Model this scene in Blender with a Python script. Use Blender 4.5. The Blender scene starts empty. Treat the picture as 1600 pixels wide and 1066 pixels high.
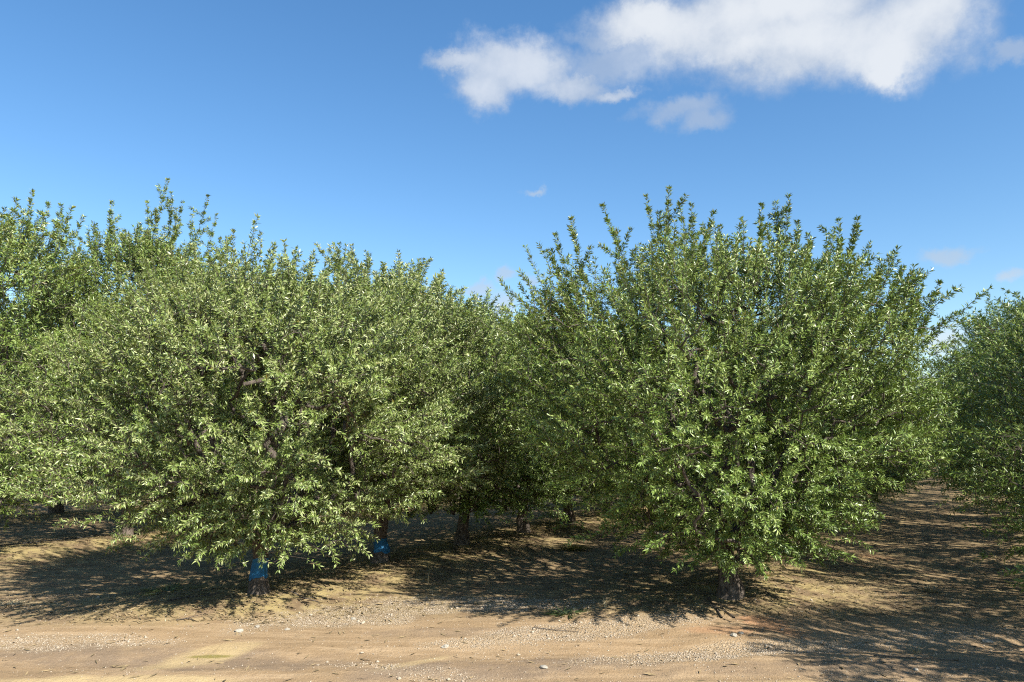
import bpy, math, random
import numpy as np
R = math.radians
sc = bpy.context.scene
COL = sc.collection

# ------------------------------------------------------------------ camera
FPX = 1155.0
PITCH = math.atan(157.0 / FPX)
CAMH = 2.2
cam = bpy.data.cameras.new('camera')
cam.sensor_width = 36.0
cam.lens = 36.0 * FPX / 1600.0
cam.clip_start = 0.1
cam.clip_end = 6000
camo = bpy.data.objects.new('camera', cam)
camo.location = (0, 0, CAMH)
camo.rotation_euler = (math.pi / 2 + PITCH, 0, 0)
COL.objects.link(camo)
sc.camera = camo

def ray(px, py):
    a, b = px - 800.0, 533.0 - py
    c, s = math.cos(PITCH), math.sin(PITCH)
    return np.array([a, FPX * c - b * s, FPX * s + b * c])

def ground(px, py, z=0.0):
    r = ray(px, py)
    k = (CAMH - z) / -r[2]
    return float(r[0] * k), float(r[1] * k)

def azel(px, py):
    r = ray(px, py)
    r = r / np.linalg.norm(r)
    return math.atan2(r[0], r[1]), math.asin(r[2])

# ------------------------------------------------------------------ light and exposure
SUN_AZ = 138.0      # degrees clockwise from +Y (view axis): right and behind the camera
SUN_EL = 41.0
sv = sc.view_settings
sv.view_transform = 'Standard'
sv.look = 'None'
sv.gamma = 1
sv.use_curve_mapping = False
sv.exposure = 1.12

sc.cycles.use_denoising = False
sc.cycles.filter_width = 1.15

world = bpy.data.worlds.new('World')
sc.world = world
world.use_nodes = True

class NT:
    """small helper for building node trees"""
    def __init__(self, tree):
        self.t = tree
        tree.nodes.clear()
    def n(self, typ, **kw):
        nd = self.t.nodes.new(typ)
        for k, v in kw.items():
            setattr(nd, k, v)
        return nd
    def link(self, a, b):
        self.t.links.new(a, b)
    def put(self, sock, v):
        if isinstance(v, bpy.types.NodeSocket):
            self.link(v, sock)
        elif v is not None:
            if sock.type == 'RGBA' and len(v) == 3:
                v = (*v, 1)
            sock.default_value = v
    def math(self, op, a, b=None, c=None, clamp=False):
        nd = self.n('ShaderNodeMath', operation=op, use_clamp=clamp)
        self.put(nd.inputs[0], a); self.put(nd.inputs[1], b)
        if c is not None: self.put(nd.inputs[2], c)
        return nd.outputs[0]
    def mix(self, f, a, b, blend='MIX'):
        nd = self.n('ShaderNodeMix', data_type='RGBA', blend_type=blend)
        self.put(nd.inputs[0], f); self.put(nd.inputs[6], a); self.put(nd.inputs[7], b)
        return nd.outputs[2]
    def noise(self, vec, scale, detail=4, rough=0.5, lac=2.0, dist=0.0, out=0):
        nd = self.n('ShaderNodeTexNoise')
        if vec is not None: self.link(vec, nd.inputs['Vector'])
        nd.inputs['Scale'].default_value = scale
        nd.inputs['Detail'].default_value = detail
        nd.inputs['Roughness'].default_value = rough
        nd.inputs['Lacunarity'].default_value = lac
        nd.inputs['Distortion'].default_value = dist
        return nd.outputs[out]
    def smooth(self, v, a, b, lo=0.0, hi=1.0):
        nd = self.n('ShaderNodeMapRange', interpolation_type='SMOOTHSTEP')
        self.put(nd.inputs[0], v)
        for i, q in zip((1, 2, 3, 4), (a, b, lo, hi)):
            nd.inputs[i].default_value = q
        return nd.outputs[0]
    def attr(self, name):
        nd = self.n('ShaderNodeAttribute', attribute_name=name)
        return nd

w = NT(world.node_tree)
sky = w.n('ShaderNodeTexSky', sky_type='NISHITA')
sky.sun_disc = False
sky.sun_elevation = R(SUN_EL)
sky.sun_rotation = R(SUN_AZ)
sky.altitude = 50
sky.air_density = 1.1
sky.dust_density = 0.25
sky.ozone_density = 2.2
hs = w.n('ShaderNodeHueSaturation')
hs.inputs['Saturation'].default_value = 1.24
hs.inputs['Value'].default_value = 1.0
w.link(sky.outputs[0], hs.inputs['Color'])
tc = w.n('ShaderNodeTexCoord')
gen = tc.outputs['Generated']
sep = w.n('ShaderNodeSeparateXYZ')
w.link(gen, sep.inputs[0])
AZ = w.math('ARCTAN2', sep.outputs[0], sep.outputs[1])
EL = w.math('ARCSINE', sep.outputs[2])
nzA = w.noise(gen, 14.0, 7, 0.60)
nzA2 = w.noise(gen, 5.0, 3, 0.5)
nzB = w.noise(gen, 40.0, 5, 0.6)
nzC = w.noise(gen, 7.5, 3, 0.5)
# each cloud lobe: centre pixel, half sizes in pixels; their outline is broken up by warping the direction
def colour_noise(scale, detail, rough):
    nd = w.n('ShaderNodeTexNoise'); w.link(gen, nd.inputs['Vector'])
    nd.inputs['Scale'].default_value = scale; nd.inputs['Detail'].default_value = detail; nd.inputs['Roughness'].default_value = rough
    sp = w.n('ShaderNodeSeparateColor'); w.link(nd.outputs['Color'], sp.inputs[0])
    return sp.outputs
w1 = colour_noise(9.0, 2, .5); w2 = colour_noise(30.0, 8, .68)
def warped(base, a, b, s1, s2):
    v = w.math('ADD', base, w.math('MULTIPLY', w.math('SUBTRACT', a, .5), s1))
    return w.math('ADD', v, w.math('MULTIPLY', w.math('SUBTRACT', b, .5), s2))
AZ = warped(AZ, w1[0], w2[0], .07, .050)
EL2 = warped(EL, w1[1], w2[1], .045, .040)
EL0 = EL; EL = EL2
BIG = [(1010, 35, 120, 52), (1130, 38, 170, 82), (1290, 62, 190, 80), (1385, 80, 120, 58), (1430, 30, 130, 100),
       (1240, 0, 260, 70), (1180, 72, 130, 52), (1390, 105, 70, 38)]
LEFT = [(800, 108, 105, 55), (762, 138, 55, 45), (895, 132, 85, 32), (725, 104, 60, 24), (960, 138, 60, 16)]
LOW = [(1060, 170, 90, 26), (1095, 188, 60, 24), (960, 95, 130, 40), (930, 60, 80, 26), (1575, 85, 60, 26)]
def lobes(L):
    out = None
    for px, py, rx, ry in L:
        a, e = azel(px, py)
        ra = rx / FPX * math.cos(math.atan((px - 800) / FPX)) ** 2 / max(math.cos(e), .1)
        re = ry / FPX * math.cos(math.atan((533 - py) / FPX)) * math.cos(math.atan((px - 800) / FPX))
        u = w.math('MULTIPLY', w.math('SUBTRACT', AZ, a), 1 / ra)
        v = w.math('MULTIPLY', w.math('SUBTRACT', EL, e), 1 / re)
        d = w.math('ADD', w.math('MULTIPLY', u, u), w.math('MULTIPLY', v, v))
        g = w.math('SUBTRACT', 1.0, w.math('SQRT', d))
        out = g if out is None else w.math('SMOOTH_MAX', out, g, 0.22)
    return out
soft = w.math('MULTIPLY', w.math('SUBTRACT', nzA, 0.5), 0.55)
soft = w.math('ADD', soft, w.math('MULTIPLY', w.math('SUBTRACT', nzB, 0.5), 0.35))
dens = w.math('ADD', lobes(BIG), soft)
dl = w.math('ADD', lobes(LEFT), w.math('MULTIPLY', soft, 1.5))
dw = w.math('ADD', lobes(LOW), w.math('MULTIPLY', soft, 2.0))
cov = w.math('MAXIMUM', w.smooth(dens, -0.18, 0.60), w.smooth(dl, -0.12, 0.62, 0, .84))
cov = w.math('MAXIMUM', cov, w.smooth(dw, -0.10, 0.80, 0, .66))
dens = w.math('MAXIMUM', dens, w.math('MULTIPLY', dl, .6))
shade = w.smooth(w.math('ADD', w.math('ADD', w.math('MULTIPLY', nzC, 1.3), w.math('MULTIPLY', nzA, 0.45)), w.math('MULTIPLY', dens, 0.55)), 0.78, 1.45)
ccol = w.mix(shade, (0.50, 0.60, 0.76), (0.90, 0.94, 0.99))
SMALL = [(1480, 390, 60, 22), (1585, 424, 42, 18), (780, 432, 24, 15), (832, 434, 28, 14), (745, 450, 34, 16),
         (840, 295, 24, 10), (1475, 530, 70, 40), (778, 482, 42, 36), (1440, 600, 40, 24)]
d2 = w.math('ADD', lobes(SMALL), w.math('MULTIPLY', w.math('SUBTRACT', nzA, 0.5), 0.8))
d2 = w.math('ADD', d2, w.math('MULTIPLY', w.math('SUBTRACT', nzB, 0.5), 0.5))
cov2 = w.smooth(d2, 0.0, 0.8, 0.0, 0.62)
low = w.smooth(EL, R(7.5), R(13.0))
scol = w.mix(low, (0.80, 0.84, 0.88), (0.56, 0.65, 0.76))
bgS = w.n('ShaderNodeBackground'); w.link(hs.outputs[0], bgS.inputs[0]); bgS.inputs[1].default_value = 0.090
bgC = w.n('ShaderNodeBackground'); bgC.inputs[1].default_value = 0.43; w.link(ccol, bgC.inputs[0])
bgD = w.n('ShaderNodeBackground'); bgD.inputs[1].default_value = 0.45; w.link(scol, bgD.inputs[0])
m1 = w.n('ShaderNodeMixShader'); w.link(cov2, m1.inputs[0]); w.link(bgS.outputs[0], m1.inputs[1]); w.link(bgD.outputs[0], m1.inputs[2])
m2 = w.n('ShaderNodeMixShader'); w.link(w.math('MULTIPLY', cov, 0.93), m2.inputs[0]); w.link(m1.outputs[0], m2.inputs[1]); w.link(bgC.outputs[0], m2.inputs[2])
wo = w.n('ShaderNodeOutputWorld'); w.link(m2.outputs[0], wo.inputs[0])

sl = bpy.data.lights.new('sun', 'SUN')
sl.energy = 5.0
sl.angle = R(0.5)
sl.color = (1.0, 0.945, 0.86)
slo = bpy.data.objects.new('sun', sl)
COL.objects.link(slo)
az, el = R(SUN_AZ), R(SUN_EL)
from mathutils import Vector
sd = Vector((math.sin(az) * math.cos(el), math.cos(az) * math.cos(el), math.sin(el)))
slo.rotation_euler = sd.to_track_quat('Z', 'Y').to_euler()
slo.location = (10, -10, 20)

# ------------------------------------------------------------------ object helpers
def mesh_np(name, V, loops, starts, attrs=None, smooth=False):
    me = bpy.data.meshes.new(name)
    V = np.asarray(V, np.float32); loops = np.asarray(loops, np.int32); starts = np.asarray(starts, np.int32)
    me.vertices.add(len(V)); me.vertices.foreach_set('co', V.ravel())
    me.loops.add(len(loops)); me.loops.foreach_set('vertex_index', loops)
    me.polygons.add(len(starts)); me.polygons.foreach_set('loop_start', starts)
    if smooth:
        me.polygons.foreach_set('use_smooth', np.ones(len(starts), bool))
    for k, (dom, arr) in (attrs or {}).items():
        a = me.attributes.new(k, 'FLOAT', dom)
        a.data.foreach_set('value', np.asarray(arr, np.float32))
    me.update(calc_edges=True)
    return me

def link(name, me, mat=None, parent=None, **tags):
    o = bpy.data.objects.new(name, me)
    COL.objects.link(o)
    if mat is not None and not me.materials:
        me.materials.append(mat)
    if parent is not None:
        o.parent = parent
    for k, v in tags.items():
        o[k] = v
    return o

def thing(name, loc, label, category, group=None, rz=0.0, sc_=1.0):
    o = bpy.data.objects.new(name, None)
    o.empty_display_size = 0.3
    COL.objects.link(o)
    o.location = loc; o.rotation_euler = (0, 0, rz); o.scale = (sc_,) * 3
    o['label'] = label; o['category'] = category
    if group: o['group'] = group
    return o

# ------------------------------------------------------------------ value noise in numpy
def vnoise(x, y, seed=0, z=None):
    rs = np.random.RandomState(seed)
    T = rs.rand(64, 64).astype(np.float64)
    xi = np.floor(x).astype(int); yi = np.floor(y).astype(int)
    fx = x - xi; fy = y - yi
    fx = fx * fx * (3 - 2 * fx); fy = fy * fy * (3 - 2 * fy)
    g = lambda a, b: T[a % 64, b % 64]
    return (g(xi, yi) * (1 - fx) * (1 - fy) + g(xi + 1, yi) * fx * (1 - fy)
            + g(xi, yi + 1) * (1 - fx) * fy + g(xi + 1, yi + 1) * fx * fy)

def fbm(x, y, seed=0, oct=4):
    v = 0; a = 0.5
    for i in range(oct):
        v = v + a * vnoise(x * 2 ** i + 17.3 * i, y * 2 ** i + 9.1 * i, seed + i); a *= 0.5
    return v / (1 - 0.5 ** oct)

def sstep(x, a, b):
    t = np.clip((x - a) / (b - a), 0, 1)
    return t * t * (3 - 2 * t)

# ------------------------------------------------------------------ orchard layout
BERM = 0.13
rv = ray(1440, 690); VP = math.atan2(rv[0], rv[1])
U = np.array([math.sin(VP), math.cos(VP)])       # along the rows
N = np.array([math.cos(VP), -math.sin(VP)])      # across the rows
def G(px, py):
    return np.array(ground(px, py, BERM * 0.8))
P = [G(405, 928), G(594, 881), G(722, 853), G(818, 833), G(889, 818)]
Q = [G(1138, 934), G(1219, 866)]
R1 = G(196, 840)
oA = float(np.mean([p @ N for p in P])); oB = float(np.mean([q @ N for q in Q])); oR = float(R1 @ N)
SP = oB - oA
oC = oB + SP
row_offs = [oC + SP, oC, oB, oA, oR, oR - 6.8, oR - 13.4, oR - 20, oR - 26.6]

def edge_y(x):      # where the cultivated orchard floor begins and the dirt road ends
    return 9.35 + 0.25 * np.sin(x * 0.5 + 1.0) - 0.06 * np.maximum(x - 3, 0)

def terrain(x, y):
    x = np.asarray(x, float); y = np.asarray(y, float)
    off = x * N[0] + y * N[1]
    z = np.zeros_like(off)
    for o in row_offs:
        z = z + BERM * np.exp(-((off - o) / 1.15) ** 2)
    inside = sstep(y, edge_y(x) - 0.9, edge_y(x) + 1.1)
    z = z * inside * (0.75 + 0.4 * fbm(x * .35, y * .35, 5, 2))
    near = 1 - sstep(np.hypot(x, y), 35, 90)
    z = z + near * (0.10 * (fbm(x * .25, y * .25, 11, 3) - .5) + 0.035 * (fbm(x * 1.7, y * 1.7, 21, 4) - .5))
    # wheel ruts on the road, running across the view
    road = 1 - inside
    for yy, dep, wd, ph in ((6.55, .055, .22, .3), (8.05, .045, .26, 1.1), (7.2, .03, .2, 2.0), (5.6, .05, .25, .9)):
        yc = yy + 0.05 * x + 0.16 * np.sin(x * .33 + ph)
        z = z - road * dep * np.exp(-((y - yc) / wd) ** 2)
    z = z + road * 0.016 * (fbm(x * 3.1, y * 6.5, 31, 3) - .5) * near
    return z

# ------------------------------------------------------------------ ground sheet
def blob(x, y, cx, cy, rx, ry, ang=0.0, seed=1, rag=0.9, fs=2.2):
    c, s = math.cos(ang), math.sin(ang)
    u = ((x - cx) * c + (y - cy) * s) / rx
    v = (-(x - cx) * s + (y - cy) * c) / ry
    d = np.hypot(u, v)
    return sstep(1 - d + rag * (fbm(x * fs, y * fs * 1.6, seed, 4) - .5), -0.05, 0.45)

def pblob(x, y, px0, py0, px1, py1, half, seed, **k):
    """patch whose long axis runs between two ground points"""
    a = np.array(ground(px0, py0)); b = np.array(ground(px1, py1))
    c = (a + b) / 2; L = np.linalg.norm(b - a) / 2
    return blob(x, y, c[0], c[1], L, half, math.atan2(b[1] - a[1], b[0] - a[0]), seed, **k)

def gravel_mask(x, y):
    m = pblob(x, y, 330, 985, 800, 935, 0.62, 41)
    m = np.maximum(m, pblob(x, y, 560, 940, 980, 950, 0.50, 42))
    m = np.maximum(m, .95 * pblob(x, y, 660, 1012, 1120, 962, 0.50, 43))
    m = np.maximum(m, .95 * pblob(x, y, 860, 1035, 1360, 1000, 0.36, 44))
    m = np.maximum(m, .75 * pblob(x, y, -60, 1003, 290, 1006, 0.36, 45))
    m = np.maximum(m, .5 * pblob(x, y, 1290, 1005, 1620, 985, 0.3, 46))
    m = np.maximum(m, .35 * pblob(x, y, 500, 1030, 800, 1060, 0.25, 47))
    return m

def sand_mask(x, y):
    m = pblob(x, y, 215, 1042, 415, 1002, 0.30, 51, rag=.6)
    m = np.maximum(m, pblob(x, y, -120, 1066, 450, 1060, 0.22, 52, rag=.7))
    m = np.maximum(m, .75 * pblob(x, y, 570, 1048, 720, 1016, 0.12, 53, rag=.6))
    m = np.maximum(m, .6 * pblob(x, y, 880, 1075, 1500, 1066, 0.2, 54, rag=.7))
    return m

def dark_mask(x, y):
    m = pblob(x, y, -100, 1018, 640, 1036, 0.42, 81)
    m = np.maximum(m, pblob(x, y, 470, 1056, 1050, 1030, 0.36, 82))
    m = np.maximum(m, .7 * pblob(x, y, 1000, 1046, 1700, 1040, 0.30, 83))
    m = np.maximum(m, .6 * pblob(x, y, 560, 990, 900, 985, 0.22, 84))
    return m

def red_mask(x, y):
    m = pblob(x, y, 1150, 965, 1270, 1000, 0.25, 61)
    m = np.maximum(m, .6 * pblob(x, y, 1060, 985, 1220, 990, 0.2, 62))
    m = np.maximum(m, .5 * pblob(x, y, 1340, 868, 1400, 875, 0.5, 63))
    return m

def axis(lo, hi, step, far_lo, far_hi, grow=1.18):
    a = list(np.arange(lo, hi, step))
    s = step; v = hi; up = []
    while v < far_hi:
        up.append(v); s *= grow; v += s
    up.append(far_hi)
    s = step; v = lo; dn = []
    while v > far_lo:
        s *= grow; v -= s; dn.append(max(v, far_lo))
    return np.array(dn[::-1] + a + up)
gx = axis(-9.0, 10.0, 0.035, -3500, 3500, 1.03)
gy = axis(4.4, 13.0, 0.030, -900, 4500, 1.018)
XX, YY = np.meshgrid(gx, gy)
ZZ = terrain(XX, YY)
nx, ny = len(gx), len(gy)
idx = np.arange(nx * ny).reshape(ny, nx)
quads = np.stack([idx[:-1, :-1], idx[:-1, 1:], idx[1:, 1:], idx[1:, :-1]], -1).reshape(-1, 4)
xf, yf = XX.ravel(), YY.ravel()
offs = xf * N[0] + yf * N[1]
berm = np.zeros_like(offs)
for o in row_offs:
    berm = np.maximum(berm, np.exp(-((offs - o) / 1.6) ** 2))
inside = sstep(yf, edge_y(xf) - 0.3, edge_y(xf) + 0.9)

gm = bpy.data.materials.new('soil'); gm.use_nodes = True
g = NT(gm.node_tree)
tcg = g.n('ShaderNodeTexCoord').outputs['Object']
nL = g.noise(tcg, 0.55, 5, 0.6)
nM = g.noise(tcg, 3.0, 6, 0.65)
nF = g.noise(tcg, 34.0, 4, 0.7)
nG = g.noise(tcg, 95.0, 3, 0.7)
mp = g.n('ShaderNodeMapping'); mp.inputs['Scale'].default_value = (0.6, 5.5, 1); g.link(tcg, mp.inputs[0])
nS = g.noise(mp.outputs[0], 1.6, 6, 0.65)
a_gr = g.attr('gravel').outputs['Fac']; a_sa = g.attr('sand').outputs['Fac']
a_rd = g.attr('red').outputs['Fac']; a_in = g.attr('floor').outputs['Fac']; a_be = g.attr('berm').outputs['Fac']
a_pu = g.attr('mud').outputs['Fac']
base = g.mix(g.smooth(nL, .3, .7), (0.248, 0.168, 0.090), (0.322, 0.224, 0.126))
base = g.mix(g.smooth(nS, .42, .68), base, (0.362, 0.258, 0.150))
base = g.mix(g.smooth(nM, .56, .75, 0, .55), base, (0.170, 0.122, 0.072))
floorc = g.mix(g.smooth(nM, .38, .66), (0.180, 0.124, 0.068), (0.300, 0.220, 0.115))  # orchard floor soil, its colour darkened to deepen the shade under the trees
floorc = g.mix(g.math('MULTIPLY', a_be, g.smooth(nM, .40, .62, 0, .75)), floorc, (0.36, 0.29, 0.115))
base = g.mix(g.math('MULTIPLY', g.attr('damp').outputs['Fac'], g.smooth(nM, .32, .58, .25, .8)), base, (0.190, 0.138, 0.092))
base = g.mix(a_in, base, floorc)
base = g.mix(g.math('MULTIPLY', a_rd, 0.65), base, (0.40, 0.205, 0.10))
base = g.mix(g.math('MULTIPLY', a_sa, g.smooth(nM, .3, .6, .45, .85)), base, (0.43, 0.325, 0.165))
base = g.mix(g.math('MULTIPLY', a_gr, g.smooth(nF, .42, .62, 0.05, .75)), base, (0.40, 0.325, 0.22))
base = g.mix(a_pu, base, (0.20, 0.165, 0.05))
base = g.mix(g.smooth(nF, .58, .74, 0, .55), base, (0.150, 0.105, 0.065))
base = g.mix(g.smooth(nG, .60, .72, 0, .75), base, (0.56, 0.47, 0.33))
vor = g.n('ShaderNodeTexVoronoi'); vor.inputs['Scale'].default_value = 42.0; g.link(tcg, vor.inputs['Vector'])
hgt = g.math('ADD', g.math('MULTIPLY', nF, 0.6), g.math('MULTIPLY', nG, 0.35))
hgt = g.math('ADD', hgt, g.math('MULTIPLY', nM, 1.2))
hgt = g.math('ADD', hgt, g.math('MULTIPLY', g.math('MULTIPLY', vor.outputs['Distance'], -0.9), a_gr))
bp = g.n('ShaderNodeBump'); bp.inputs['Strength'].default_value = 0.85; bp.inputs['Distance'].default_value = 0.03
g.link(hgt, bp.inputs['Height'])
pb = g.n('ShaderNodeBsdfPrincipled'); pb.inputs['Roughness'].default_value = 0.95
pb.inputs['Specular IOR Level'].default_value = 0.2
g.link(base, pb.inputs['Base Color']); g.link(bp.outputs[0], pb.inputs['Normal'])
go = g.n('ShaderNodeOutputMaterial'); g.link(pb.outputs[0], go.inputs[0])

px_, py_ = ground(328, 1021)
mud = blob(xf, yf, px_, py_, 0.26, 0.05, 0.12, 71, rag=.5, fs=5)
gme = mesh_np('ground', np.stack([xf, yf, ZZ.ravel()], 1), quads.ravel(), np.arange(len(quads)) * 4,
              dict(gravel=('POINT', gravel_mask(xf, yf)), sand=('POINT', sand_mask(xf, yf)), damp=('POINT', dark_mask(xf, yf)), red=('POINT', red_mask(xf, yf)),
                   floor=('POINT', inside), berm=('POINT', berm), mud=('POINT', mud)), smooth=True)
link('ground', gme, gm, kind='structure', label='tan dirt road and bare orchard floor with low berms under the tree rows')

# ------------------------------------------------------------------ materials of plants and litter
def leaf_material(name, c_dark, c_mid, c_light, trans):
    m = bpy.data.materials.new(name); m.use_nodes = True
    t = NT(m.node_tree)
    a = t.attr('tint').outputs['Fac']
    y = t.attr('young').outputs['Fac']
    c = t.mix(t.smooth(a, 0.0, 0.55), c_dark, c_mid)
    c = t.mix(t.smooth(a, 0.5, 1.0), c, c_light)
    c = t.mix(y, c, (0.150, 0.125, 0.022))
    p = t.n('ShaderNodeBsdfPrincipled')
    p.inputs['Roughness'].default_value = 0.38
    p.inputs['Specular IOR Level'].default_value = 0.55
    t.link(c, p.inputs['Base Color'])
    tr = t.n('ShaderNodeBsdfTranslucent')
    t.link(t.mix(0.6, c, (0.17, 0.24, 0.02)), tr.inputs[0])
    mx = t.n('ShaderNodeMixShader'); mx.inputs[0].default_value = trans
    t.link(p.outputs[0], mx.inputs[1]); t.link(tr.outputs[0], mx.inputs[2])
    o = t.n('ShaderNodeOutputMaterial'); t.link(mx.outputs[0], o.inputs[0])
    return m
LEAF = leaf_material('almond_leaf', (0.072, 0.120, 0.020), (0.156, 0.240, 0.044), (0.320, 0.390, 0.120), 0.11)
LEAF_PALE = leaf_material('almond_leaf_pale', (0.082, 0.128, 0.026), (0.185, 0.255, 0.058), (0.420, 0.450, 0.210), 0.10)
WEED = leaf_material('weed_leaf', (0.05, 0.08, 0.03), (0.09, 0.12, 0.045), (0.2, 0.24, 0.1), 0.25)

def bark_material(name, ca, cb, sc_=1.0):
    m = bpy.data.materials.new(name); m.use_nodes = True
    t = NT(m.node_tree)
    co = t.n('ShaderNodeTexCoord').outputs['Object']
    mp = t.n('ShaderNodeMapping'); mp.inputs['Scale'].default_value = (1, 1, 0.35); t.link(co, mp.inputs[0])
    n1 = t.noise(mp.outputs[0], 22 * sc_, 6, 0.7, dist=1.2)
    n2 = t.noise(co, 4.0, 4, 0.6)
    c = t.mix(t.smooth(n1, .36, .64), ca, cb)
    c = t.mix(t.smooth(n2, .5, .75, 0, .5), c, (0.20, 0.17, 0.14))
    p = t.n('ShaderNodeBsdfPrincipled'); p.inputs['Roughness'].default_value = 0.9
    p.inputs['Specular IOR Level'].default_value = 0.25
    t.link(c, p.inputs['Base Color'])
    b = t.n('ShaderNodeBump'); b.inputs['Strength'].default_value = 0.9; b.inputs['Distance'].default_value = 0.025
    t.link(n1, b.inputs['Height']); t.link(b.outputs[0], p.inputs['Normal'])
    o = t.n('ShaderNodeOutputMaterial'); t.link(p.outputs[0], o.inputs[0])
    return m
BARK = bark_material('bark', (0.035, 0.028, 0.022), (0.155, 0.125, 0.098))
TWIG = bark_material('twig_bark', (0.045, 0.036, 0.030), (0.15, 0.125, 0.10), 2)
def flat(name, col, rough=0.7, var=0.25, scale=30.0, col2=None):
    m = bpy.data.materials.new(name); m.use_nodes = True
    t = NT(m.node_tree)
    co = t.n('ShaderNodeTexCoord').outputs['Object']
    n1 = t.noise(co, scale, 5, 0.65)
    c2 = col2 or tuple(v * (1 - var) for v in col)
    c = t.mix(t.smooth(n1, .35, .65), c2, col)
    p = t.n('ShaderNodeBsdfPrincipled'); p.inputs['Roughness'].default_value = rough
    t.link(c, p.inputs['Base Color'])
    b = t.n('ShaderNodeBump'); b.inputs['Strength'].default_value = 0.5; b.inputs['Distance'].default_value = 0.01
    t.link(n1, b.inputs['Height']); t.link(b.outputs[0], p.inputs['Normal'])
    o = t.n('ShaderNodeOutputMaterial'); t.link(p.outputs[0], o.inputs[0])
    return m
BLUE = flat('blue_paint', (0.005, 0.115, 0.255), 0.8, 0.45, 30, (0.008, 0.075, 0.155))
NUT = flat('almond_hull', (0.33, 0.33, 0.19), 0.8)
STONE = flat('pale_stone', (0.34, 0.31, 0.25), 0.85, 0.3, 18)
HOSE = flat('black_hose', (0.03, 0.03, 0.032), 0.5)
STRAW = flat('dry_straw', (0.42, 0.34, 0.19), 0.9)
DRY = flat('dry_leaf', (0.30, 0.22, 0.11), 0.9, 0.6, 9)
PEB = flat('pebbles', (0.47, 0.395, 0.29), 0.9, 0.5, 60, (0.24, 0.19, 0.135))

# ------------------------------------------------------------------ almond tree generator
def unit(v):
    return v / np.maximum(np.linalg.norm(v, axis=-1, keepdims=True), 1e-9)

def leaves_mesh(name, rs, p0, p1, p2, cnt, size, young_w, ymin=0.0):
    """leaves spiralling along quadratic shoots p0-p1-p2"""
    tot = int(cnt.sum())
    s = np.repeat(np.arange(len(cnt)), cnt)
    t = rs.rand(tot) ** 0.8
    # gather leaves into spur rosettes
    t = np.where(rs.rand(tot) < .55, (np.round(t * 6) / 6) + rs.randn(tot) * 0.018, t)
    t = np.clip(t, 0, 1)[:, None]
    A, B, C = p0[s], p1[s], p2[s]
    pos = A * (1 - t) ** 2 + 2 * B * t * (1 - t) + C * t * t
    ax = unit(2 * (B - A) * (1 - t) + 2 * (C - B) * t)
    rnd = rs.randn(tot, 3)
    side = unit(np.cross(ax, rnd))
    spread = (0.55 + 0.75 * rs.rand(tot))[:, None] * (1 - 0.25 * t)
    a = unit(ax * (1.05 - spread * .55) + side * spread + np.array([0, 0, -0.10]) + rs.randn(tot, 3) * 0.12)
    want = unit(pos * np.array([1, 1, 0]) + 1e-6) * .75 + np.array([0, 0, .8]) + rs.randn(tot, 3) * .55
    nrm = unit(np.cross(np.cross(a, want), a))
    b = np.cross(nrm, a)
    Ls = (size * (0.62 + 0.6 * rs.rand(tot)))[:, None]
    Wd = Ls * (0.105 + 0.05 * rs.rand(tot))[:, None]
    pos = pos + side * 0.006
    curl = (rs.rand(tot)[:, None] - .35) * 0.28
    v0 = pos
    v1 = pos + a * Ls * .42 + b * Wd + nrm * Wd * .35
    v2 = pos + a * Ls + nrm * (-curl) * Ls * .9
    v3 = pos + a * Ls * .42 - b * Wd + nrm * Wd * .35
    vm = pos + a * Ls * .45 - nrm * curl * Ls * .05
    V = np.stack([v0, v1, v2, v3], 1).reshape(-1, 3)
    k = np.arange(tot)[:, None] * 4
    loops = (k + np.array([0, 1, 2, 0, 2, 3])[None]).ravel()
    tint = np.clip(rs.rand(tot) * .75 + rs.rand(len(cnt))[s] * .3, 0, 1)
    yg = np.clip(young_w[s] * (0.25 + t[:, 0]) * (rs.rand(tot) < .45) + (rs.rand(tot) < .006), 0, 1)
    me = mesh_np(name, V, loops, np.arange(tot * 2) * 3,
                 dict(tint=('FACE', np.repeat(tint, 2)), young=('FACE', np.repeat(yg, 2))))
    return me

def tube(V, F, pts, rad, sides, rs=None, rough=0.0, cap=True):
    """append a swept tube; V, F are lists"""
    pts = np.asarray(pts, float); n = len(pts)
    tan = np.zeros_like(pts); tan[1:-1] = pts[2:] - pts[:-2]; tan[0] = pts[1] - pts[0]; tan[-1] = pts[-1] - pts[-2]
    tan = unit(tan)
    ref = np.array([1.0, 0, 0]) if abs(tan[0][0]) < .8 else np.array([0, 1.0, 0])
    base = sum(len(v) for v in V)
    ang = np.arange(sides) * 2 * math.pi / sides
    rings = []
    for i in range(n):
        x = unit(ref - tan[i] * (ref @ tan[i])); ref = x
        y = np.cross(tan[i], x)
        r = rad[i] * (1 + (rough * (rs.rand(sides) - .5) if rough else 0))
        r = np.broadcast_to(r, (sides,))
        rings.append(pts[i] + (np.cos(ang) * r)[:, None] * x + (np.sin(ang) * r)[:, None] * y)
    V.append(np.concatenate(rings))
    i0 = base + (np.arange(n - 1)[:, None] * sides + np.arange(sides)[None]).ravel()
    j = np.roll(np.arange(sides), -1)
    i1 = base + (np.arange(n - 1)[:, None] * sides + j[None]).ravel()
    F.append(np.stack([i0, i1, i1 + sides, i0 + sides], 1))

def quad_mesh(name, V, F, smooth=True):
    V = np.concatenate(V); F = np.concatenate(F)
    return mesh_np(name, V, F.ravel(), np.arange(len(F)) * 4, smooth=smooth)

PROF_Z = [0.00, 0.07, 0.16, 0.28, 0.42, 0.58, 0.72, 0.82, 0.90, 1.0]
PROF_R = [0.18, 0.42, 0.66, 0.84, 0.96, 1.00, 0.93, 0.78, 0.55, 0.16]

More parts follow.
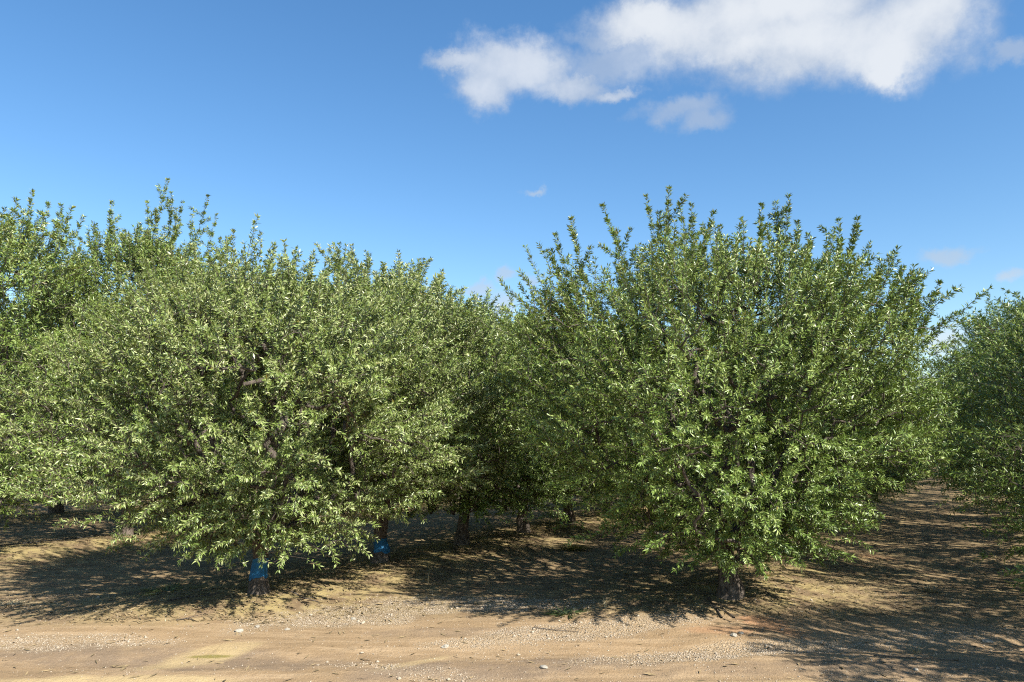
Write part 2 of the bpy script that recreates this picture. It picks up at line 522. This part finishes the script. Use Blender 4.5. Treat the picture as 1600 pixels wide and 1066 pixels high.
def make_tree(seed, H, Rr, zmin, ntar, per, lsize, fork=0.75, trad=0.115, skew=(0, 0), young=0.5, prof=PROF_R,
              lean=(0.0, 0.0), shoots=60, extra=(), nuts=0, clumps=95, spires=(), splen=.75):
    """returns meshes: trunk, branches, crown, nuts"""
    rs = np.random.RandomState(seed)
    # --- trunk
    top = np.array([lean[0], lean[1], fork])
    tp = [np.array([0, 0, -0.15])]
    for k in range(1, 7):
        f = k / 6.0
        tp.append(np.array([lean[0] * f ** 1.5 + .02 * rs.randn(), lean[1] * f ** 1.5 + .02 * rs.randn(), fork * f]))
    tp[-1] = top
    tr = [trad * 1.75, trad * 1.38, trad * 1.12, trad, trad * .97, trad * 1.0, trad * 1.12]
    V, F = [], []
    tube(V, F, tp, tr, 14, rs, 0.16)
    trunk = quad_mesh('trunk', V, F)
    # --- skeleton
    nodes = [top]; par = [-1]
    nsc = 5
    a0 = rs.rand() * 6.28
    for k in range(nsc):
        a = a0 + k * 2 * math.pi / nsc + rs.randn() * .18
        reach = Rr * (0.34 + .16 * rs.rand()); zt = H * (0.62 + .16 * rs.rand())
        last = 0
        for q in range(1, 8):
            f = q / 7.0
            rr = reach * (1 - (1 - f) ** 1.6); zz = fork + (zt - fork) * (0.55 * f + .45 * f ** 1.7)
            nodes.append(np.array([top[0] + math.cos(a + .2 * f) * rr + skew[0] * f * .5 + .03 * rs.randn(),
                                   top[1] + math.sin(a + .2 * f) * rr + skew[1] * f * .5 + .03 * rs.randn(), zz]))
            par.append(last); last = len(nodes) - 1
    # --- target points in the crown
    tg = []
    ph = rs.rand(8) * 6.28
    ncl = clumps
    cl = []
    for k in range(ncl):
        f = ((k + rs.rand()) / ncl) ** 0.88
        a = k * 2.39996 + rs.randn() * .35
        lump = 1 + .08 * math.sin(3 * a + ph[0] + 4 * f) + .06 * math.sin(5 * a + ph[1] - 7 * f)
        rr = Rr * np.interp(f, PROF_Z, prof) * lump * (1.04 - .42 * rs.rand() ** 1.2 - .30 * (k % 4 == 3))
        cl.append((math.cos(a) * rr + skew[0] * f, math.sin(a) * rr + skew[1] * f, zmin + (H - zmin) * f))
    cl = np.array(cl + [tuple(e_) for e_ in extra])
    csz = (.15 + .15 * rs.rand(len(cl))) * (Rr / 2.7)
    tcl = []
    while len(tg) < ntar:
        if rs.rand() < .08:
            f = rs.rand(); a = rs.rand() * 6.283
            r = Rr * np.interp(f, PROF_Z, prof) * (rs.rand() ** 0.45)
            p = np.array([math.cos(a) * r, math.sin(a) * r, zmin + (H - zmin) * f]); ci = -1
        else:
            ci = rs.randint(len(cl))
            p = cl[ci] + rs.randn(3) * csz[ci] * np.array([1.15, 1.15, .85])
        if math.hypot(p[0], p[1]) < .45 and p[2] < fork + .8:
            continue
        p[2] = max(p[2], zmin * .8)
        tg.append(p); tcl.append(ci)
    tg = np.array(tg); tcl = np.array(tcl)
    cctr = np.where((tcl >= 0)[:, None], cl[np.maximum(tcl, 0)] * np.array([.86, .86, .93]), tg * np.array([.6, .6, .9]))
    order = np.argsort(np.linalg.norm((tg - top) * np.array([1, 1, .8]), axis=1))
    ND = np.zeros((len(nodes) + 3 * len(tg) + 5, 3)); ND[:len(nodes)] = nodes
    n = len(nodes)
    tips, tpar = [], []
    axis_pen = None
    for i in order:
        p = tg[i]
        d = np.linalg.norm(ND[:n] - p, axis=1)
        inward = np.hypot(ND[:n, 0], ND[:n, 1]) - math.hypot(p[0], p[1])
        d = d + np.maximum(inward, 0) * 1.5 + np.maximum(ND[:n, 2] - p[2], 0) * .35
        j = int(np.argmin(d)); q = ND[j]
        L = np.linalg.norm(p - q)
        mid = q * .5 + p * .5 + np.array([0, 0, .10 * L]) + rs.randn(3) * .05 * L
        ND[n] = mid; par.append(j); ND[n + 1] = p; par.append(n)
        tips.append(n + 1); tpar.append(n)
        n += 2
    ND = ND[:n]; par = np.array(par)
    tips = np.array(tips); tpar = np.array(tpar)
    # radii by the pipe rule
    wgt = np.zeros(n); wgt[tips] += 1
    for i in range(n - 1, 0, -1):
        if par[i] >= 0: wgt[par[i]] += wgt[i]
    rad = np.minimum(0.0034 * wgt ** 0.44, trad * .62)
    # chains
    kids = [[] for _ in range(n)]
    for i in range(1, n): kids[par[i]].append(i)
    V, F = [], []
    stack = [(0, k) for k in kids[0]]
    while stack:
        a, b = stack.pop()
        ch = [a, b]
        while kids[ch[-1]]:
            ks = sorted(kids[ch[-1]], key=lambda q: -wgt[q])
            for q in ks[1:]: stack.append((ch[-1], q))
            ch.append(ks[0])
        rr = rad[ch].copy(); rr[0] = min(rr[0], rr[1] * 1.15)
        pp = ND[ch].copy()
        if a == 0: pp[0] = pp[0] - np.array([0, 0, .12])
        sides = 8 if rr[1] > .03 else (5 if rr[1] > .012 else 3)
        tube(V, F, pp, rr, sides)
    # --- shoots
    tipp = ND[tips]; tb = ND[tpar]; cdir = unit(tipp - cctr[order])
    hgt = (tipp[:, 2] - zmin) / (H - zmin)
    out = tipp * np.array([1, 1, 0]); out = unit(out + 1e-6)
    rad_f = np.hypot(tipp[:, 0], tipp[:, 1]) / Rr
    upw = (0.15 + 1.0 * hgt ** 1.2)[:, None]
    dirn = unit(out * (1.05 - .75 * hgt[:, None]) + np.array([0, 0, 1.0]) * upw + rs.randn(len(tips), 3) * .34 + cdir * .85)
    Ls = (0.16 + .26 * rs.rand(len(tips)) + .25 * hgt * rs.rand(len(tips)))[:, None]
    e = tipp + dirn * Ls; e[:, 2] -= (1 - hgt) * .06
    m = tipp + dirn * Ls * .5 + np.array([0, 0, .05])[None]
    # long upright water shoots round the top
    topi = np.argsort(-(hgt + .35 * rs.rand(len(tips)) - .8 * (np.hypot(tipp[:, 0], tipp[:, 1]) > Rr * .95)))[:shoots]
    lg = (0.25 + .35 * rs.rand(len(topi)) ** 1.4)[:, None]
    od = unit(out[topi] * (.15 + .45 * rad_f[topi][:, None]) + np.array([0, 0, 1.0]) + rs.randn(len(topi), 3) * .16)
    e[topi] = tipp[topi] + od * lg
    m[topi] = tipp[topi] + od * lg * .5 + out[topi] * .04
    if len(spires):
        q = np.array(spires, float)                      # tip positions
        js = [int(np.argmin(np.linalg.norm((tipp - (s_ * np.array([.86, .86, 1]) - np.array([0, 0, splen]))), axis=1))) for s_ in q]
        tipp = np.concatenate([tipp, tipp[js]]); tb = np.concatenate([tb, tb[js]]); e = np.concatenate([e, q])
        mm = (tipp[-len(q):] + q) / 2 + unit(q * np.array([1, 1, 0]) + 1e-6) * .05
        m = np.concatenate([m, mm]); hgt = np.concatenate([hgt, np.ones(len(q))])
        # a few side twigs low on each spire
        for k_ in range(3):
            b0 = tipp[-len(q):] if k_ == 0 else b0
            b1 = b0 * (1 - .30 - .17 * k_) + q * (.30 + .17 * k_)
            d1 = unit(rs.randn(len(q), 3) * np.array([1, 1, .3]) + np.array([0, 0, 1.3])) * (.22 + .2 * rs.rand(len(q), 1))
            tipp = np.concatenate([tipp, b1]); tb = np.concatenate([tb, b1]); e = np.concatenate([e, b1 + d1])
            m = np.concatenate([m, b1 + d1 * .5]); hgt = np.concatenate([hgt, np.ones(len(q))])
    for i in range(len(tipp)):
        tube(V, F, [tipp[i], m[i] * .5 + (tipp[i] + e[i]) * .25, e[i]], [.0042, .0034, .0016], 3)
    branches = quad_mesh('branches', V, F)
    # leaves on the shoots, on the twigs that carry them
    yw = np.clip(young * np.clip(hgt * 1.3 - .35, 0, 1), 0, 1)
    seglen = np.linalg.norm(e - tipp, axis=1)
    c1 = np.maximum((per * seglen * 1.15).astype(int), 6)
    c1[topi] = np.maximum((per * 1.25 * seglen[topi]).astype(int), 6)
    tl = np.minimum(np.linalg.norm(tipp - tb, axis=1), .6)
    nb = len(tips)
    c1[nb:] = (c1[nb:] * 1.9).astype(int)
    c2 = (per * .7 * tl).astype(int)
    st = tb + (tipp - tb) * .1
    p0 = np.concatenate([tipp, st]); p2 = np.concatenate([e, tipp]); p1 = np.concatenate([m, (st + tipp) / 2])
    crown = leaves_mesh('crown', rs, p0, p1, p2, np.concatenate([c1, c2]), lsize, np.concatenate([yw, yw * .6]))
    nm = None
    if nuts:
        ii = rs.randint(0, len(p0), nuts); t = rs.rand(nuts, 1)
        c = p0[ii] * (1 - t) + p2[ii] * t + rs.randn(nuts, 3) * .02 + unit(p0[ii] * np.array([1, 1, 0]) + 1e-5) * .03
        a = unit(rs.randn(nuts, 3)); b = unit(np.cross(a, rs.randn(nuts, 3))); cc = np.cross(a, b)
        l = .021; q = .0135
        VV = np.stack([c - a * l, c + b * q, c + cc * q, c - b * q, c - cc * q, c + a * l], 1).reshape(-1, 3)
        k = np.arange(nuts)[:, None] * 6
        tri = np.array([0, 2, 1, 0, 3, 2, 0, 4, 3, 0, 1, 4, 5, 1, 2, 5, 2, 3, 5, 3, 4, 5, 4, 1])
        nm = mesh_np('almonds', VV, (k + tri[None]).ravel(), np.arange(nuts * 8) * 3, smooth=True)
    return dict(trunk=trunk, branches=branches, crown=crown, almonds=nm, rad=tr)

TREES = []
def place_tree(ms, xy, rz, label, group, leaf=LEAF, scale=1.0, dz=0.0, paint=None):
    x, y = float(xy[0]), float(xy[1])
    z = float(terrain(x, y)) - 0.02 + dz
    t = thing('almond_tree', (x, y, z), label, 'tree', group, rz, scale)
    tk = link('trunk', ms['trunk'], BARK, t)
    link('branches', ms['branches'], TWIG, t)
    link('crown', ms['crown'], leaf, t)
    if ms['almonds'] is not None:
        link('almonds', ms['almonds'], NUT, t, kind='stuff')
    if paint:
        z0, z1 = paint
        co = np.array([v.co for v in ms['trunk'].vertices]).reshape(-1, 14, 3)
        zs = co[:, :, 2].mean(1)
        rsb = np.random.RandomState(int(x * 10) + 99)
        rings = []
        for q in np.linspace(z0, z1, 6):
            k = int(np.clip(np.searchsorted(zs, q) - 1, 0, len(zs) - 2)); f = (q - zs[k]) / (zs[k + 1] - zs[k])
            ring = co[k] * (1 - f) + co[k + 1] * f
            cen = ring.mean(0)
            ring = cen + (ring - cen) * np.array([1.035, 1.035, 1])
            rings.append(ring)
        rings[0][:, 2] += rsb.randn(14) * .018; rings[-1][:, 2] += rsb.randn(14) * .012
        VV = np.concatenate(rings)
        a = (np.arange(5)[:, None] * 14 + np.arange(14)[None]).ravel(); b = (np.arange(5)[:, None] * 14 + np.roll(np.arange(14), -1)[None]).ravel()
        FF = np.stack([a, b, b + 14, a + 14], 1)
        link('paint_band', mesh_np('paint_band', VV, FF.ravel(), np.arange(len(FF)) * 4, smooth=True), BLUE, tk,
             label='bright blue paint band round the trunk')
    TREES.append((t, xy))
    return t

PC = [0.55, 0.78, 0.92, 1.00, 1.02, 1.00, 0.93, 0.80, 0.60, 0.20]
PP = [0.30, 0.55, 0.76, 0.90, 0.97, 1.00, 0.93, 0.78, 0.55, 0.16]
PN = [0.14, 0.38, 0.60, 0.80, 0.96, 1.00, 0.95, 0.82, 0.60, 0.16]
PQ = [0.08, 0.28, 0.52, 0.80, 1.00, 1.02, 0.99, 0.93, 0.80, 0.45]
gB = 'almond trees in the row of the large right-hand tree'
gA = 'almond trees in the row that starts with the blue-banded trunk'
gR = 'almond trees in the tall row at the left'
gC = 'almond trees in the row at the right edge'
gS = 'almond trees in the rows beyond the left one'
ORD = ['first', 'second', 'third', 'fourth', 'fifth', 'sixth', 'seventh', 'eighth', 'ninth', 'tenth', 'eleventh', 'twelfth',
       'thirteenth', 'fourteenth', 'fifteenth', 'sixteenth', 'seventeenth', 'eighteenth', 'nineteenth', 'twentieth',
       'twenty-first', 'twenty-second', 'twenty-third', 'twenty-fourth', 'twenty-fifth', 'twenty-sixth']

# the large tree at the right of centre
def spire_px(base, pts, seed=0, spread=.9):
    rs = random.Random(seed); out = []
    for px, py in pts:
        dy = rs.uniform(-spread, spread)
        rr = ray(px, py); k = (base[1] + dy) / rr[1]
        out.append((rr[0] * k - base[0], dy, CAMH + rr[2] * k - float(terrain(base[0], base[1]))))
    return out
mQ1 = make_tree(101, 4.25, 2.55, 0.60, 4100, 162, 0.062, clumps=185, splen=1.1, spires=spire_px(Q[0], [(1045, 293), (1010, 305), (942, 320), (893, 340), (868, 365), (1080, 318), (1115, 330), (1190, 318), (1211, 315), (1232, 305), (1310, 342), (1340, 338), (1410, 415), (1467, 440), (1062, 318), (1125, 352), (1030, 330), (1160, 372), (1262, 365), (1375, 405), (1440, 445), (862, 390), (850, 440), (965, 358), (1150, 385), (1290, 385), (1200, 350), (1245, 345)], 1), fork=.8, trad=.125, skew=(-0.05, 0), prof=PQ, shoots=45, young=.55,
                extra=[(2.2, .2, 4.1), (-2.2, 0, 4.2), (2.4, .1, 3.6), (-2.6, -.4, 3.7), (-.1, -.9, .72), (-.15, -1.1, .85), (-.6, -1.0, 1.1), (.6, -.9, 1.15)])
place_tree(mQ1, Q[0], 0.0, 'big spreading almond tree at the right, leafy down over its dark unpainted trunk', gB)
mP1 = make_tree(202, 4.15, 2.55, 0.70, 4000, 155, 0.061, clumps=175, skew=(-.15, 0), extra=[(-.3, -1.0, .85), (.5, -1.2, .95), (-1.0, -.6, .9), (-2.5, -.5, 1.6), (-2.8, -.2, 1.95), (-2.7, .2, 2.4), (2.4, -.6, 1.6), (2.6, -.2, 2.3), (-2.1, -.9, 1.4)], prof=PN, fork=.72, trad=.105, shoots=22, young=.35, nuts=800)
place_tree(mP1, P[0], 0.6, 'nearest left-hand almond tree, low skirts above a trunk with wide blue band', gA, LEAF_PALE, paint=(.22, .50))
mP2 = make_tree(303, 4.6, 2.45, 1.02, 3200, 130, 0.068, clumps=115, spires=spire_px(P[1], [(495, 380), (515, 388), (530, 380), (550, 382), (655, 405), (690, 422), (625, 410), (600, 412), (575, 405), (460, 392)], 2), prof=PP, fork=.74, trad=.115, shoots=60, young=.4, nuts=600)
place_tree(mP2, P[1], 0.0, 'almond tree with forked trunk and blue band, just right of the nearest blue-banded one', gA, LEAF_PALE, paint=(.19, .45))
mR1 = make_tree(404, 6.3, 2.8, 1.0, 3400, 112, 0.074, clumps=135, splen=1.35, spires=spire_px(R1, [(262, 280), (268, 300), (230, 315), (325, 305), (338, 335), (175, 315), (172, 330), (285, 315), (245, 330), (300, 335), (365, 360), (220, 350), (150, 350), (275, 325), (355, 375), (195, 360), (125, 372)], 3), fork=1.0, trad=.115, shoots=40, young=.6, nuts=500)
place_tree(mR1, R1, 0.0, 'tall almond tree at the left with bare brown trunk and the highest shoots', gR)
mG1 = make_tree(505, 4.5, 2.65, .72, 2500, 102, 0.076, prof=PP, fork=.95, trad=.11, shoots=60, young=.45, lean=(.12, 0))
mG2 = make_tree(606, 4.6, 2.7, .62, 2500, 102, 0.076, prof=PP, fork=.9, trad=.11, shoots=60, young=.45)
mT1 = make_tree(707, 5.8, 2.8, .75, 2800, 96, 0.078, clumps=125, splen=1.2, nuts=400, spires=spire_px(R1 - U * 3.4, [(50, 297), (25, 310), (75, 318), (95, 320), (112, 322), (130, 338), (8, 325), (62, 330), (-20, 320)], 4), fork=1.0, trad=.13, shoots=40, young=.6)
# far, sparser-leaved trees with larger leaf clumps
mF = [make_tree(811 + k, 4.8, 2.85, 0.70, 800, 36, 0.155, prof=PP, fork=.9, trad=.12, shoots=40, young=.5) for k in range(3)]
mH = [make_tree(911 + k, 5.6, 2.8, .70, 850, 36, 0.155, prof=PP, fork=1.0, trad=.13, shoots=50, young=.6) for k in range(2)]
mC = [make_tree(1011 + k, 4.6, 2.75, 0.45, 2600, 95, 0.080, fork=.9, trad=.12, shoots=45, young=.4, prof=PC) for k in range(2)]
mL = [make_tree(1111 + k, 4.6, 2.75, 0.42, 850, 38, 0.15, fork=.9, trad=.12, shoots=40, young=.5, prof=PC) for k in range(2)]
rnd = random.Random(7)

def row(first, step, count, near, far, group, rowname, start_i, nnear, labels=None, scs=(1.0,), rot0=None):
    p = np.array(first, float)
    for k in range(count):
        lab = (labels or {}).get(k) or 'almond tree, %s from the road in the %s' % (ORD[start_i + k], rowname)
        ms = near[k % len(near)] if k < nnear else far[k % len(far)]
        xy = p + U * step * k + N * rnd.uniform(-.12, .12) * (k > 0)
        place_tree(ms, xy, rnd.uniform(0, 6.28) if rot0 is None else rot0, lab, group, scale=(rnd.uniform(.95, 1.05) if rot0 is None else 1.0) * (scs[min(k, len(scs) - 1)]))

place_tree(mG1, P[2], 0.5, 'almond tree on a dark gnarled trunk forking right, third in the blue-banded row', gA)
place_tree(mG2, P[3], 2.5, 'almond tree on a short dark trunk, fourth from the front in the blue-banded row', gA)
place_tree(mG1, P[4], 4.0, 'almond tree on a thin dark trunk, fifth from the front in the blue-banded row', gA)
row(P[4] + U * 2.9, 3.0, 12, [mG2, mG1], mF, gA, 'blue-banded row left of centre', 5, 2)
place_tree(mG1, Q[1], 1.2, 'almond tree half hidden right behind the big right-hand tree', gB, scale=.93)
row(Q[1] + U * 4.7, 4.7, 14, [mG1, mG2], mL, gB, 'row behind the big right-hand tree', 2, 2, scs=(.93, .93, .95))
row(R1 - U * 3.4, 3.4, 1, [mT1], mH, gR, 'tall left row', 0, 1, rot0=0.0, labels= {0: 'tall almond tree cut by the left edge, left of the tallest tree'})
row(R1 + U * 3.3, 3.4, 11, [mT1, mR1], mH, gR, 'tall left row', 2, 3, scs=(.88, .90, .95))
tC = float(Q[0] @ U)
C0 = N * (oC + .05) + U * (tC - 1.9)
row(C0, 4.7, 18, mC, mL, gC, 'row at the right edge', 0, 5, scs=(.80, .90, 1.08, 1.12, 1.15))
row(N * (oR - 6.8) + U * 9.0, 4.0, 12, [mT1], mH, gS, 'second row left of the blue-banded one', 0, 2)
row(N * (oR - 13.4) + U * 13.0, 4.6, 10, mH, mH, gS, 'third row left of the blue-banded one', 0, 0)
row(N * (oR - 20.0) + U * 18.0, 5.0, 8, mH, mH, gS, 'fourth row left of the blue-banded one', 0, 0)

# ------------------------------------------------------------------ loose ground cover
def in_view(rs, n, ymax=13.0, ymin=5.2):
    y = ymin + (ymax - ymin) * rs.rand(n) ** 1.15
    x = (rs.rand(n) * 2 - 1) * y * .76
    return x, y

def scatter_pebbles():
    rs = np.random.RandomState(5)
    x, y = in_view(rs, 260000, 11.5)
    keep = rs.rand(len(x)) < (0.85 * gravel_mask(x, y) * (.35 + .65 * (fbm(x * 4, y * 4, 77, 3) > .47)) + 0.022 + .05 * (fbm(x * 1.3, y * 1.3, 78, 3) > .58))
    x, y = x[keep], y[keep]; n = len(x)
    s = 0.0040 + 0.0075 * rs.rand(n) ** 3 + (rs.rand(n) < .004) * .016
    z = terrain(x, y) + s * .25
    c = np.stack([x, y, z], 1)
    a = rs.rand(n) * 6.28
    e1 = np.stack([np.cos(a), np.sin(a), 0 * a], 1); e2 = np.stack([-np.sin(a), np.cos(a), 0 * a], 1); e3 = np.array([[0, 0, 1.0]])
    j = lambda: (.65 + .6 * rs.rand(n))[:, None] * s[:, None]
    VV = np.stack([c - e3 * j() * .6, c + e1 * j() * 1.3, c + e2 * j(), c - e1 * j() * 1.3, c - e2 * j(), c + e3 * j() * .75], 1).reshape(-1, 3)
    k = np.arange(n)[:, None] * 6
    tri = np.array([0, 2, 1, 0, 3, 2, 0, 4, 3, 0, 1, 4, 5, 1, 2, 5, 2, 3, 5, 3, 4, 5, 4, 1])
    link('gravel', mesh_np('gravel', VV, (k + tri[None]).ravel(), np.arange(n * 8) * 3), PEB, kind='stuff',
         label='pale gravel and small pebbles strewn over the dirt road', category='gravel')
scatter_pebbles()

def scatter_litter():
    rs = np.random.RandomState(8)
    x, y = in_view(rs, 110000, 22.0, 5.4)
    off = x * N[0] + y * N[1]
    bm = np.zeros(len(x))
    for o in row_offs: bm = np.maximum(bm, np.exp(-((off - o) / 1.9) ** 2))
    pr = .022 + .9 * bm * (y > edge_y(x) + .1) * (.3 + .7 * (fbm(x * 2, y * 2, 91, 3) > .45))
    keep = rs.rand(len(x)) < pr
    x, y = x[keep], y[keep]; n = len(x)
    L = .02 + .055 * rs.rand(n); W = L * (.10 + .16 * rs.rand(n))
    z = terrain(x, y) + .006 + .010 * rs.rand(n)
    c = np.stack([x, y, z], 1); a = rs.rand(n) * 6.28
    d = np.stack([np.cos(a), np.sin(a), (rs.rand(n) - .4) * .5], 1) * L[:, None]
    s = np.stack([-np.sin(a), np.cos(a), (rs.rand(n) - .5) * .8], 1) * W[:, None]
    VV = np.stack([c - d, c + s, c + d, c - s], 1).reshape(-1, 3)
    k = np.arange(n)[:, None] * 4
    link('leaf_litter', mesh_np('leaf_litter', VV, (k + np.array([0, 1, 2, 0, 2, 3])[None]).ravel(), np.arange(n * 2) * 3), DRY,
         kind='stuff', label='dry fallen leaves and straw bits lying under the trees', category='leaf litter')
scatter_litter()

def scatter_grass():
    rs = np.random.RandomState(18)
    x, y = in_view(rs, 42000, 24.0, 9.0)
    off = x * N[0] + y * N[1]
    bm = np.zeros(len(x))
    for o in row_offs: bm = np.maximum(bm, np.exp(-((off - o) / 1.5) ** 2))
    keep = rs.rand(len(x)) < bm * sstep(y, edge_y(x) - .2, edge_y(x) + .8) * (fbm(x * 1.1, y * 1.1, 93, 3) > .50) * .9
    x, y = x[keep], y[keep]; n = len(x)
    h = .015 + .035 * rs.rand(n) ** 2
    z = terrain(x, y)
    c = np.stack([x, y, z - .004], 1); a = rs.rand(n) * 6.28
    s = np.stack([np.cos(a), np.sin(a), 0 * a], 1) * .0035
    tip = c + np.stack([rs.randn(n) * .012, rs.randn(n) * .012, h], 1)
    VV = np.stack([c - s, c + s, tip], 1).reshape(-1, 3)
    link('low_weeds', mesh_np('low_weeds', VV, np.arange(n * 3), np.arange(n) * 3,
         dict(tint=('FACE', .4 + .6 * rs.rand(n)), young=('FACE', (rs.rand(n) < .6) * .9))), WEED,
         kind='stuff', label='sparse yellow-green weeds growing on the berms', category='weeds')
scatter_grass()

# ------------------------------------------------------------------ single small things
def tuft(px, py, h, rad_, n, label, mat, cat='weed', young=.6, seed=0, blade=.006, name='weed_tuft'):
    x, y = ground(px, py); rs = np.random.RandomState(seed)
    t = thing(name, (x, y, float(terrain(x, y)) - .01), label, cat)
    a = rs.rand(n) * 6.28; r = rad_ * rs.rand(n) ** .7
    c = np.stack([np.cos(a) * r * .6, np.sin(a) * r * .6, 0 * a], 1)
    d = np.stack([np.cos(a) * r * 1.2, np.sin(a) * r * 1.2, h * (.5 + .6 * rs.rand(n))], 1)
    s = np.stack([-np.sin(a), np.cos(a), 0 * a], 1) * blade
    mid = c + d * .5 + np.array([0, 0, h * .12]); tip = c + d + np.stack([np.cos(a) * r * .5, np.sin(a) * r * .5, 0 * a], 1)
    VV = np.stack([c - s * .6, c + s * .6, mid + s, tip, mid - s], 1).reshape(-1, 3)
    k = np.arange(n)[:, None] * 5
    me = mesh_np('leaves', VV, (k + np.array([0, 1, 2, 4, 4, 2, 3])[None]).ravel(),
                 (np.arange(n)[:, None] * 7 + np.array([0, 4])[None]).ravel(),
                 dict(tint=('FACE', np.repeat(rs.rand(n), 2)), young=('FACE', np.full(n * 2, young))))
    link('blades', me, mat, t)
tuft(895, 860, .10, .26, 220, 'yellow-green grass tuft in the sunlit alley between two rows', WEED, young=.9, seed=1)
tuft(885, 962, .05, .20, 80, 'low grey-green weed at the shadow edge left of the big tree', WEED, young=0, seed=2, blade=.012)
tuft(265, 926, .05, .30, 90, 'low green weed in the shade left of the nearest blue-banded trunk', WEED, young=0, seed=3, blade=.012)
tuft(1453, 924, .10, .12, 60, 'dry pale grass clump in the shaded aisle at the right', STRAW, 'weed', 0, 4)
tuft(12, 948, .05, .18, 70, 'dry straw clump lying on the road at the left edge', STRAW, 'weed', 0, 5)
tuft(1432, 1022, .09, .05, 14, 'tiny dry stalks at the shadow edge on the lower right road', STRAW, 'weed', 0, 6)
tuft(946, 955, .14, .05, 10, 'thin dry stalks left of the big tree at the shadow edge', STRAW, 'weed', 0, 7)
tuft(668, 915, .22, .03, 6, 'single thin dry stalk between the second blue trunk and the big tree', STRAW, 'weed', 0, 8)

def stone(px, py, s, label, seed):
    import bmesh
    from mathutils import noise as mn
    x, y = ground(px, py)
    bm = bmesh.new(); bmesh.ops.create_icosphere(bm, subdivisions=3, radius=1)
    for v in bm.verts:
        q = v.co.copy()
        k = 1 + .35 * mn.noise(q * 1.4 + Vector((seed, 0, 0))) + .1 * mn.noise(q * 4 + Vector((0, seed, 0)))
        v.co = Vector((q.x * s * 1.25 * k, q.y * s * .9 * k, q.z * s * .55 * k))
    me = bpy.data.meshes.new('stone'); bm.to_mesh(me); bm.free()
    o = link('stone', me, STONE, label=label, category='stone', group='larger stones lying on the dirt road')
    o.location = (x, y, float(terrain(x, y)) + s * .25)
    o.rotation_euler = (0, 0, seed)
for i, (px, py, s, lb_) in enumerate([
        (374, 989, .042, 'white stone below the nearest blue-banded trunk, on the edge of the gravel'),
        (402, 981, .032, 'small pale stone just right of and behind the white one near the blue trunk'),
        (449, 984, .026, 'small round stone in the gravel right of the pair near the blue trunk'),
        (552, 967, .030, 'pale stone in the gravel below the second blue-banded trunk'),
        (696, 1009, .034, 'flat pale stone on the road at the tip of the middle gravel patch'),
        (850, 1043, .035, 'white stone alone on the bare road at the bottom centre'),
        (1147, 995, .040, 'pale stone below the trunk of the big right-hand tree'),
        (1158, 992, .026, 'smaller stone touching the pale one below the big tree'),
        (1431, 1047, .026, 'pale stone on the road at the lower right below the shadow'),
        (1543, 1003, .045, 'dull stone in the shade at the right edge')]):
    stone(px, py, s, lb_, i * 1.7 + .3)

def stick(pts, r, label, mat=TWIG, cat='twig', name='fallen_twig', lift=.012):
    V, F = [], []
    P3 = []
    for px, py in pts:
        x, y = ground(px, py); P3.append((x, y, float(terrain(x, y)) + lift))
    P3 = np.array(P3); o0 = P3[0].copy(); P3 = P3 - o0
    tube(V, F, P3, np.linspace(r, r * .5, len(P3)), 6)
    for k in range(1, len(P3) - 1):
        d = unit(P3[k + 1] - P3[k]); sd_ = np.array([-d[1], d[0], .3]) * (1 if k % 2 else -1)
        tube(V, F, [P3[k], P3[k] + (d * .6 + sd_ * .6) * .12, P3[k] + (d * .9 + sd_ * .8) * .2], [r * .55, r * .4, r * .2], 4)
    o = link(name, quad_mesh(name, V, F), mat, label=label, category=cat)
    o.location = o0
stick([(1128, 972), (1120, 962), (1106, 948), (1100, 938)], .012, 'dark broken branch leaning in the shade left of the big tree trunk')
stick([(1148, 972), (1136, 966), (1126, 958)], .010, 'short dark twig lying in front of the big tree trunk')
stick([(262, 951), (290, 946), (322, 944), (345, 941)], .011, 'bare twig at the shadow edge left of the nearest blue trunk')
stick([(275, 978), (290, 976), (306, 977)], .008, 'small dark twig lying alone on the road at the left')
stick([(455, 938), (478, 945), (500, 948)], .010, 'twig at the shadow edge right of the nearest blue trunk')
stick([(832, 983), (868, 986), (905, 988)], .006, 'thin straight twig on the gravel left of the big tree')
stick([(1365, 1028), (1430, 1032), (1500, 1036)], .006, 'long thin twig on the road at the lower right')
stick([(940, 952), (948, 944), (952, 940)], .006, 'short pale stick at the shadow edge left of the big tree', STRAW)
# irrigation hose along the tall left row
V, F = [], []
hp = []
for k in range(30):
    p = np.array(ground(-40, 866)) + (np.array(ground(190, 845)) - np.array(ground(-40, 866))) * (k / 29.0)
    p = p + N * .05 * math.sin(k * .7)
    hp.append((p[0], p[1], float(terrain(p[0], p[1])) + .014))
hp = np.array(hp); h0 = hp[0].copy()
tube(V, F, hp - h0, np.full(30, .011), 8)
o = link('irrigation_hose', quad_mesh('irrigation_hose', V, F), HOSE, label='black irrigation hose lying along the berm at the left', category='hose')
o.location = h0
